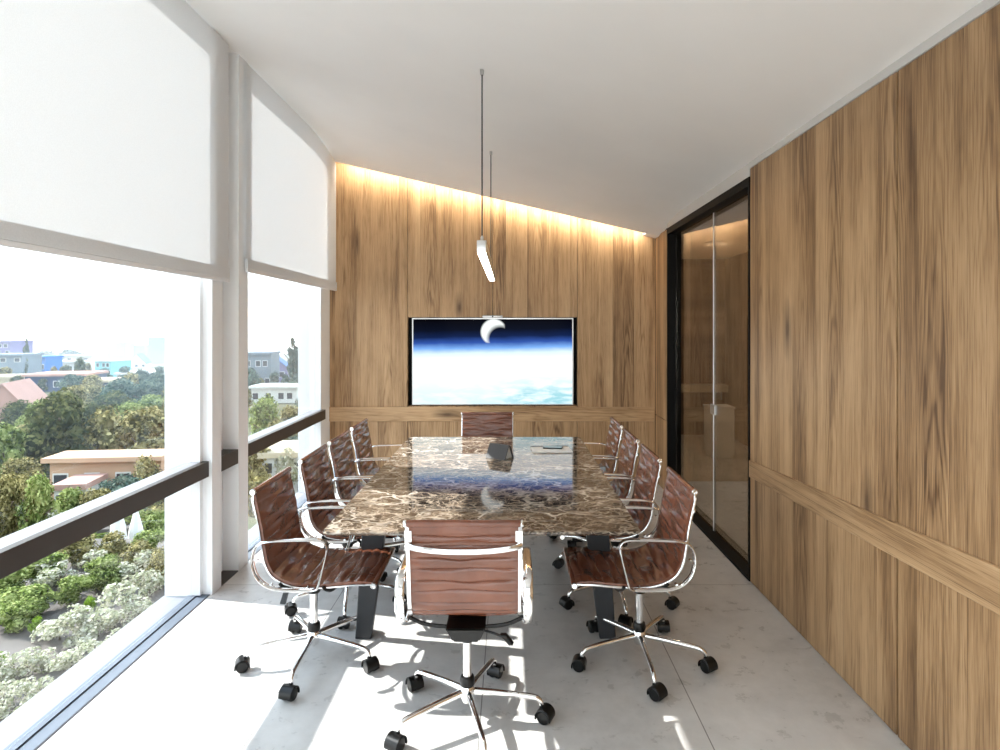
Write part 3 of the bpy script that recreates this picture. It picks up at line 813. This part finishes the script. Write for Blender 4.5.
def leaf(bm, p, n, s, rnd):
    n = n.normalized(); u = n.orthogonal().normalized(); a = rnd.uniform(0, 6.28)
    u2 = u*math.cos(a)+n.cross(u)*math.sin(a); v2 = n.cross(u2)
    l = s*rnd.uniform(.7, 1.4); w_ = l*rnd.uniform(.45, .7)
    bm.faces.new([bm.verts.new(q) for q in (p-u2*l, p+v2*w_+n*l*.15, p+u2*l, p-v2*w_+n*l*.15)])
def crown_mesh(kind, shape, seed, n=4200, size=.062):
    """unit crown: base z=0, height 2, radius about 1"""
    rnd = random.Random(seed); bm = B(); lobes = []
    if shape == 'round':
        for k in range(20):
            a = rnd.uniform(0, 6.28); r = rnd.uniform(0, .66); z = rnd.uniform(.35, 1.6)
            r *= max(.25, 1-abs(z-.9)*.75)
            lobes.append((Vector((r*math.cos(a), r*math.sin(a), z)), rnd.uniform(.28, .46)))
    elif shape == 'cone':
        for k in range(26):
            z = rnd.uniform(.1, 1.85); q = (1.95-z)*.46; a = rnd.uniform(0, 6.28); r = rnd.uniform(.3, 1)*q
            lobes.append((Vector((r*math.cos(a), r*math.sin(a), z)), .10+.22*q))
    else:                                                        # low, loose shrub
        for k in range(12):
            a = rnd.uniform(0, 6.28); r = rnd.uniform(0, .8); z = rnd.uniform(.25, 1.3)
            lobes.append((Vector((r*math.cos(a), r*math.sin(a), z)), rnd.uniform(.18, .36)))
    for c, r in lobes:
        if shape != 'loose':
            ret = bmesh.ops.create_icosphere(bm, subdivisions=1, radius=r*.72, matrix=Matrix.Translation(c))
    tot = sum(r*r for c, r in lobes)
    for c, r in lobes:
        for k in range(int(n*r*r/tot)):
            d_ = Vector((rnd.gauss(0, 1), rnd.gauss(0, 1), rnd.gauss(.25, 1))).normalized()
            nn = (d_+Vector((rnd.gauss(0, .5), rnd.gauss(0, .5), rnd.gauss(.2, .5))))
            leaf(bm, c+d_*r*rnd.uniform(.72, 1.1), nn, size, rnd)
    me = bpy.data.meshes.new('crown'); bm.to_mesh(me); bm.free(); me.materials.append(LM[kind]); return me
def trunk_mesh():
    bm = B(); sweep(bm, crom([(0, 0, -.6), (.02, .01, .1), (-.03, .02, .6), (.02, -.02, 1.2)], 3), ell(.07, .07, 8), lat=(0, 1, 0), scale=lambda t: (1-.6*t, 1-.6*t))
    for k, (a, z) in enumerate(((.4, .5), (2.2, .7), (4.1, .6), (5.4, .9))):
        tube(bm, [(0, 0, z), (.25*math.cos(a), .25*math.sin(a), z+.25), (.5*math.cos(a), .5*math.sin(a), z+.45)], .022, 6)
    return mesh('trunk', bm, M['bark'], True)
TRK = trunk_mesh(); CRN = {}
def crown(kind, shape, v):
    k = (kind, shape, v)
    if k not in CRN: CRN[k] = crown_mesh(kind, shape, hash_seed(k), 3600 if shape != 'loose' else 900, .062 if shape != 'loose' else .075)
    return CRN[k]
def hash_seed(k): return sum(ord(c)*(i+3) for i, c in enumerate(k[0]+k[1]))*7+k[2]*101
def tree(px, ytop, ybot, wpx, Y, kind, shape, label, cat='tree', name='leafy_tree', group=None, v=0):
    Y = depth_of(ybot) if cat == 'tree' else 6.14*FOC/(ybot-VY)
    p = at(px, ybot, Y); h = (ybot-ytop)/FOC*Y; r = wpx/FOC*Y/2
    t_ = thing(name, label, cat, p, random.uniform(0, 6.28), group)
    c_ = obj('crown' if cat == 'tree' else 'foliage', crown(kind, shape, v), None, t_); c_.scale = (r, r, h/2)
    k = obj('trunk' if cat == 'tree' else 'stem', TRK, None, t_); k.scale = (r*1.2, r*1.2, h/2) if cat == 'tree' else (r*.5, r*.5, h*.4)
    return t_
GT = 'trees on the slope below the windows'
T = [(62, 384, 480, 82, 62, 'dark', 'round', 'big dark green tree in the middle of the near window view'),
     (104, 408, 478, 62, 53, 'olive', 'round', 'olive green tree right of the big dark tree'),
     (142, 404, 476, 66, 56, 'olive', 'round', 'olive green tree at the right edge of the near window view'),
     (18, 398, 440, 46, 72, 'dark', 'round', 'dark tree half behind the pink gable roof'),
     (40, 396, 446, 40, 66, 'light', 'round', 'bright green tree between the pink gable and the big dark tree'),
     (6, 424, 486, 52, 44, 'light', 'round', 'bright green tree under the pink gable roof'),
     (8, 470, 560, 48, 29, 'olive', 'round', 'yellowish green tree at the left end of the dark window rail'),
     (38, 474, 552, 46, 31, 'light', 'round', 'light green tree just above the dark window rail'),
     (62, 500, 550, 30, 28, 'pale', 'loose', 'sparse pale flowering tree beside the peach house'),
     (146, 456, 505, 40, 40, 'olive', 'round', 'olive tree in front of the right end of the peach house'),
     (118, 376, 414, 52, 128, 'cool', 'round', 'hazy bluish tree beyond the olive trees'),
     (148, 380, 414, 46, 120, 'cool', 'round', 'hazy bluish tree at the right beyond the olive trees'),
     (92, 374, 400, 36, 118, 'olive', 'round', 'olive tree under the long pink roof end'),
     (27, 337, 377, 15, 150, 'dark', 'cone', 'tall dark tree behind the blue house'),
     (45, 349, 366, 26, 172, 'olive', 'round', 'low tree just above the blue house'),
     (70, 348, 366, 26, 176, 'dark', 'round', 'low dark tree above the long white house'),
     (86, 352, 368, 20, 170, 'olive', 'round', 'low tree left of the pale cyan house'),
     (20, 536, 600, 90, 23, 'light', 'round', 'bright leafy bush tree below the dark rail at far left'),
     (60, 540, 590, 56, 24, 'light', 'round', 'bright leafy bush tree below the middle of the dark rail'),
     (108, 520, 560, 40, 26, 'pale', 'round', 'pale tree below the dark rail'),
     (156, 510, 560, 40, 25, 'light', 'round', 'green tree below the right end of the dark rail'),
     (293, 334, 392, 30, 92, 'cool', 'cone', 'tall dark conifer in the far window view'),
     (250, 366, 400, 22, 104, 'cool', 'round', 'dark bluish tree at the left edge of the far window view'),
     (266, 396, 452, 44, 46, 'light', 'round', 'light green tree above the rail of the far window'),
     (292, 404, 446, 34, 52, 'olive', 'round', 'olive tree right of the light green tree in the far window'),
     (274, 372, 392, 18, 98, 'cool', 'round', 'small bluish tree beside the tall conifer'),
     (256, 436, 500, 40, 33, 'olive', 'round', 'olive tree behind the rail of the far window'),
     (286, 448, 500, 36, 34, 'pale', 'round', 'pale tree below the rail of the far window'),
     (-40, 400, 520, 90, 38, 'dark', 'round', 'dark tree outside the left edge of the view'),
     (205, 410, 480, 60, 54, 'olive', 'round', 'olive tree behind the white pier between the windows')]
rnd_ = random.Random(3)
for i, a in enumerate(T): tree(*a, group=GT, v=i % 2, name='conifer' if a[6] == 'cone' else 'leafy_tree')
FILL = [(px, yb) for yb, pxs in ((398, (75, 130, 160, 252, 300)), (410, (95, 140, 175, -20, 240)), (424, (70, 110, 150, 185, 310)), (440, (52, 92, 128, 168, -30)), (456, (24, 76, 36, 112, 190, 280)), (474, (30, 52, 172, 300)), (494, (20, 170, 240)), (516, (30, 120, 260, 180)), (530, (70, 98, 134, 2)), (545, (20, 50, 84, 118, 160, 215))) for px in pxs]
FILL += [(px, yb) for yb, step in ((392, 34), (412, 40), (436, 50), (466, 62), (500, 70), (536, 80)) for px in range(-60, -420, -step)]
for i, (px, yb) in enumerate(FILL):
    sz = (24 if yb < 415 else 34 if yb < 460 else 40)
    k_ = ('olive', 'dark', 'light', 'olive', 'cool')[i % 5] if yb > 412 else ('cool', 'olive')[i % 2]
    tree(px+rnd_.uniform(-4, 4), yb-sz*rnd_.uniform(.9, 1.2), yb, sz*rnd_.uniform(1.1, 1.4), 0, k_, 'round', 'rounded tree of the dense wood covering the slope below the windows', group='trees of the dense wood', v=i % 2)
for i, (px, yt, yb, w_, k_, lb) in enumerate(((24, 352, 380, 12, 'dark', 'small dark tree between the grey roofed house and the blue house'), (54, 366, 382, 12, 'olive', 'small tree before the left end of the long white house'), (66, 364, 380, 16, 'dark', 'small dark tree before the long white house'),
        (80, 356, 382, 16, 'dark', 'dark tree between the long white house and the cyan house'), (88, 362, 382, 12, 'olive', 'small olive tree left of the cyan house'), (104, 368, 384, 18, 'cool', 'small tree under the pale cyan house'), (4, 366, 386, 20, 'olive', 'yellowish tree beside the cream house at the left edge'),
        (17, 374, 392, 14, 'dark', 'small dark tree beside the pink gable'), (44, 376, 392, 14, 'dark', 'small dark tree before the long pink roofed house'), (124, 366, 384, 20, 'cool', 'hazy tree below the leftmost tower block'), (142, 368, 386, 20, 'cool', 'hazy tree below the middle tower block'), (160, 366, 388, 20, 'cool', 'hazy tree below the tallest tower block'))):
    tree(px, yt, yb, w_, 0, k_, 'round', lb, group='small trees between the far houses', v=i % 2)
GS = 'flowering shrubs on the terrace'
S = [(14, 640, 680, 50, 11.6, 'pale', 'pale flowering shrub at the lower left of the terrace'), (60, 600, 640, 60, 13.0, 'pale', 'pale flowering shrub left of the lime bush'),
     (98, 596, 636, 60, 13.0, 'pale', 'pale flowering shrub right of the lime bush'), (128, 572, 618, 56, 14.0, 'pale', 'pale flowering shrub near the right end of the terrace'),
     (40, 664, 706, 46, 10.4, 'pale', 'pale flowering shrub lowest on the terrace'), (72, 634, 672, 50, 11.0, 'pale', 'pale flowering shrub along the window edge of the terrace'),
     (110, 626, 652, 40, 11.2, 'pale', 'low pale shrub along the sill side of the terrace'), (150, 556, 596, 44, 15.0, 'pale', 'pale shrub farthest right on the terrace'),
     (36, 616, 634, 16, 12.2, 'lime', 'small lime green bush on the terrace'), (90, 596, 612, 14, 13.4, 'lime', 'small lime green bush in the middle of the terrace'),
     (150, 558, 574, 14, 15.4, 'lime', 'small lime green bush at the right of the terrace'), (0, 652, 676, 14, 11.0, 'lime', 'small lime green bush at the left edge of the terrace'),
     (78, 530, 566, 50, 0, 'olive', 'olive shrub under the dark rail, left of the parasols'), (44, 552, 584, 60, 0, 'light', 'bright shrub under the dark rail at the left'), (112, 532, 562, 44, 0, 'olive', 'olive shrub in front of the folded parasols'),
     (140, 540, 572, 40, 0, 'olive', 'olive shrub under the right end of the dark rail'), (20, 598, 630, 50, 0, 'light', 'bright shrub before the white bench'), (162, 548, 584, 36, 0, 'olive', 'olive shrub beside the white pier'),
     (74, 574, 604, 44, 0, 'light', 'bright shrub in the middle of the terrace'), (4, 680, 712, 46, 0, 'pale', 'pale shrub at the lower left corner of the near window'),
     (60, 556, 590, 60, 0, 'pale', 'pale shrub at the back of the terrace, left of the middle'), (128, 545, 580, 52, 0, 'pale', 'pale shrub at the back right of the terrace'),
     (96, 540, 568, 46, 0, 'pale', 'pale shrub farthest back on the terrace'), (6, 566, 600, 60, 0, 'light', 'bright green shrub at the left edge under the dark rail'),
     (28, 644, 676, 46, 0, 'pale', 'loose pale shrub among the lowest terrace shrubs'), (86, 614, 644, 46, 0, 'pale', 'loose pale shrub beside the sill edge of the terrace'),
     (150, 528, 556, 44, 0, 'light', 'green shrub under the right end of the dark rail'), (116, 600, 628, 40, 0, 'pale', 'loose pale shrub right of the middle of the terrace'),
     (24, 585, 618, 70, 15.6, 'light', 'bright green shrub at the back of the terrace'), (104, 556, 590, 50, 16.4, 'light', 'bright green shrub behind the pale shrubs')]
for i, (px, a, b_, wd, Y, kd, lb) in enumerate(S):
    tree(px, a, b_, wd, Y, kd, 'loose' if kd in ('pale',) else 'round', lb, 'shrub', 'garden_shrub', GS, i % 2)

# houses
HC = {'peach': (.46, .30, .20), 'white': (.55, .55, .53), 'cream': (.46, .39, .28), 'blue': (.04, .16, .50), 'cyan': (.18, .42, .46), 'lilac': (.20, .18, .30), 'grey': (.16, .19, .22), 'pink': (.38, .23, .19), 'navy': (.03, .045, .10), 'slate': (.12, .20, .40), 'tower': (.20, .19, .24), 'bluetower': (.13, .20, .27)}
for k, c in HC.items(): M['h_'+k] = plain('render_'+k, c, .85, 0, .06, .4, .2)
M['pane_dark'] = plain('house_window', (.03, .035, .045), .15)
def house(px0, px1, ytop, ybot, Y, depth, wall, roof, label, rz=0, rows=1, colsn=3, rtype='flat', name='house', cat='house', rh=.8):
    Y = depth_of(ybot) if ybot > 364 and rtype != 'tower' else Y
    p = at((px0+px1)/2, ybot, Y); wdt = (px1-px0)/FOC*Y; h = (ybot-ytop)/FOC*Y
    t_ = thing(name, label, cat, p, math.radians(rz)); wdt = wdt/math.cos(math.radians(rz)) if rtype != 'tower' else wdt
    hw_, g = wdt/2, min(0, ground(Y)-p.z)-1
    wh = h-(rh if rtype in ('gable', 'flat') else 0)
    bm = B(); box(bm, -hw_, hw_, 0, depth, g, wh)
    if rtype == 'gable': 
        v = [bm.verts.new(q) for q in ((-hw_, 0, wh), (hw_, 0, wh), (0, 0, h-.1), (-hw_, depth, wh), (hw_, depth, wh), (0, depth, h-.1))]
        for q in ((0, 1, 2), (5, 4, 3), (0, 2, 5, 3), (1, 4, 5, 2)): bm.faces.new([v[i] for i in q])
    obj('walls', bm, M['h_'+wall], t_)
    bm = B()
    if rtype == 'gable':
        o_ = .3
        for s in (-1, 1):
            hexa(bm, [(0, -o_, h-.12), (s*(hw_+o_), -o_, wh-.35), (s*(hw_+o_), depth+o_, wh-.35), (0, depth+o_, h-.12), (0, -o_, h+.1), (s*(hw_+o_), -o_, wh-.13), (s*(hw_+o_), depth+o_, wh-.13), (0, depth+o_, h+.1)])
    else: 
        e = min(.3, hw_*.1); box(bm, -hw_-e, hw_+e, -e*2, depth+e, wh, wh+min(rh, .5))
    obj('roof', bm, M['h_'+roof], t_)
    for r in range(rows):
        for c in range(colsn):
            cx = -hw_+(c+.5+.12*((c*7+r) % 3-1))*2*hw_/colsn; cz = (r+.5)*wh/rows; a = min(.28*2*hw_/colsn, .7); b_ = min(.28*wh/rows, .7)
            bm = B(); box(bm, cx-a, cx+a, -.03, .02, cz-b_, cz+b_)
            f_ = obj('window', bm, M['h_white'], t_)
            bm = B(); box(bm, cx-a*.82, cx+a*.82, -.045, -.031, cz-b_*.82, cz+b_*.82); obj('pane', bm, M['pane_dark'], f_)
    return t_
house(54, 158, 456, 502, 46, 2.2, 'peach', 'peach', 'long peach house with dark windows among the trees', 6, 1, 4, rh=.35)
house(56, 84, 484, 508, 42, 3, 'white', 'pink', 'small white annex in front of the peach house', 10, 1, 2, rh=.4)
house(-22, 27, 384, 440, 60, 9, 'pink', 'pink', 'steep pink gabled roof at the left edge of the near window', 20, 1, 1, 'gable', rh=4.6)
house(31, 50, 356, 376, 120, 4, 'blue', 'blue', 'small bright blue cube house on the hill', -32, 1, 2, rh=.3)
house(50, 80, 361, 374, 126, 6, 'white', 'white', 'long white house right of the blue house', 6, 1, 4, rh=.5)
house(28, 82, 372, 392, 108, 9, 'navy', 'pink', 'long low house with a pale pink roof and dark front', 8, 1, 5, rh=.9)
house(78, 108, 378, 394, 112, 7, 'navy', 'cream', 'flat cream roof right of the long pink roof', 4, 1, 3, rh=.9)
house(-12, 10, 341, 356, 165, 8, 'lilac', 'lilac', 'lilac block farthest up the hill at the left edge', 0, 2, 3, rh=.4)
house(-14, 20, 349, 364, 150, 8, 'grey', 'grey', 'grey roofed house below the lilac block', 8, 1, 3, rh=1.8)
house(-14, 24, 360, 376, 112, 7, 'cream', 'white', 'cream house with a flat white roof at the left edge', 6, 1, 3, rh=.5)
house(-14, 16, 376, 392, 90, 6, 'cream', 'cream', 'low cream house below the flat white roof', 10, 1, 2, rh=.5)
house(94, 112, 360, 376, 165, 7, 'cyan', 'white', 'pale cyan house right of the long white house', -10, 2, 3, rh=.4)
house(66, 90, 355, 372, 150, 6, 'white', 'white', 'small white house behind the long white house', 8, 2, 3, rh=.4)
house(129, 144, 354, 368, 300, 14, 'white', 'slate', 'blue gabled roof in front of the far towers', 20, 1, 3, 'gable', rh=5.0)
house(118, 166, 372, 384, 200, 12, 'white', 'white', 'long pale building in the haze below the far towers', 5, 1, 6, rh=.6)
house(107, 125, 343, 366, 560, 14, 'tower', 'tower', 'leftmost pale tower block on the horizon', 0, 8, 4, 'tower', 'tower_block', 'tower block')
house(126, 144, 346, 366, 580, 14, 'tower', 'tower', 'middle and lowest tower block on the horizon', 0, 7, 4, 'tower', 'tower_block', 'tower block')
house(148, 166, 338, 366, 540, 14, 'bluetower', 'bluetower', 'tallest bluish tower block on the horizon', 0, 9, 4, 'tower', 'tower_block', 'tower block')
house(244, 270, 352, 390, 112, 8, 'grey', 'grey', 'grey house at the left of the far window view', 8, 2, 3, rh=.6)
house(266, 286, 358, 382, 106, 7, 'lilac', 'slate', 'house with a slate blue gable roof in the far window view', 14, 1, 2, 'gable', rh=2.2)
house(252, 296, 386, 404, 82, 6, 'white', 'white', 'low white building under the slate roofed house', 5, 1, 4, rh=.4)
house(262, 306, 452, 500, 40, 5, 'white', 'cream', 'white house low in the far window view', 8, 2, 3, rh=.4)
# terrace furniture
wb = thing('garden_bench', 'white curved bench on the terrace at the left edge', 'bench', at(4, 628, 12.6))
bm = B(); sweep(bm, crom([(-1.2, .2, .42), (-.4, 0, .45), (.5, .02, .45)], 6), [(-.16, -.03), (.16, -.03), (.16, .03), (-.16, .03)]); obj('seat', bm, M['h_white'], wb)
for x in (-.9, .3): bxo('leg', M['h_white'], wb, x-.06, x+.06, -.08, .16, -.55, .42)
for i, (px, py, Y, lb) in enumerate(((118, 545, 18.4, 'white market parasol folded below the dark rail'), (136, 548, 18.8, 'white folded parasol nearest the right end of the dark rail'))):
    p = thing('folded_parasol', lb, 'parasol', at(px, py+30, Y), 0, 'folded parasols on the terrace')
    bm = B(); lathe(bm, [(.03, -.4), (.03, 2.2), (.01, 2.25)], seg=10); obj('pole', bm, M['alu'], p)
    bm = B(); lathe(bm, [(.24, .55), (.30, .7), (.20, 1.5), (.05, 2.15)], seg=9); obj('canopy', bm, M['h_white'], p)
for i, (px, py, Y, lb) in enumerate(((78, 560, 18.2, 'long grey planter box under the dark rail'), (128, 535, 20, 'grey planter box with grass right of the parasols'))):
    p = thing('planter_box', lb, 'planter', at(px, py, Y), math.radians(12))
    bm = B(); box(bm, -1.3, 1.3, -.35, .35, -.5, .35, bev=.03); obj('box', bm, M['paving'], p)
    f_ = obj('plants', crown('light', 'loose', 3), None, p); f_.scale = (1.2, .35, .4); f_.location = (0, 0, .25)

# haze over the valley
HZ = bpy.data.materials.new('valley_haze'); HZ.use_nodes = True; t = NT(HZ.node_tree); t.n.remove(t.n['Principled BSDF'])
vs = t.node('ShaderNodeVolumeScatter'); vs.inputs['Color'].default_value = (.40, .48, .55, 1); vs.inputs['Density'].default_value = .0015; vs.inputs['Anisotropy'].default_value = .25
t.l.new(vs.outputs[0], t.n['Material Output'].inputs['Volume'])
bm = B(); hexa(bm, [(-60, 30, -80), (-8, 30, -80), (-150, 900, -80), (-1500, 900, -80), (-60, 30, 40), (-8, 30, 40), (-150, 900, 40), (-1500, 900, 40)])
tag(obj('haze', bm, HZ), 'pale blue haze hanging over the valley towards the far towers', 'haze', kind='stuff')


# ------------------------------------------------------------------ light
sun = bpy.data.lights.new('sun', 'SUN'); sun.energy = 8.0; sun.angle = math.radians(.6); sun.color = (1, .975, .94)
so = bpy.data.objects.new('sun', sun); C.objects.link(so)
so.rotation_euler = Vector((1, -.19, -.77)).to_track_quat('-Z', 'Y').to_euler(); so.location = (-30, 8, 25)
w = bpy.data.worlds.new('sky'); bpy.context.scene.world = w; w.use_nodes = True
t = NT(w.node_tree); bg = t.n['Background']
d = t.sep(t.node('ShaderNodeTexCoord').outputs['Generated'])
t.put(bg.inputs[0], t.ramp(d[2], [(0, (.95, .99, 1.0)), (.25, (.86, .94, 1.0)), (1, (.55, .75, 1.0))])); bg.inputs[1].default_value = 2.75

# ------------------------------------------------------------------ camera
cam = bpy.data.cameras.new('camera'); co = bpy.data.objects.new('camera', cam); C.objects.link(co)
co.location = (0, 0, EYE); co.rotation_euler = (PI/2, 0, 0)
cam.sensor_width = 36; cam.lens = 36*FOC/1000; cam.shift_x = -(VX-500)/1000; cam.shift_y = -(375-VY)/1000; cam.clip_end = 3000; cam.clip_start = .05
sc = bpy.context.scene; sc.camera = co
sc.view_settings.view_transform = 'Standard'; sc.view_settings.look = 'None'; sc.view_settings.gamma = 1; sc.view_settings.use_curve_mapping = False
sc.view_settings.exposure = 0.57
cy = sc.cycles; cy.use_denoising = True; cy.max_bounces = 10; cy.diffuse_bounces = 6; cy.glossy_bounces = 5; cy.transparent_max_bounces = 16; cy.transmission_bounces = 6
cy.sample_clamp_indirect = 6; cy.caustics_reflective = False; cy.caustics_refractive = False
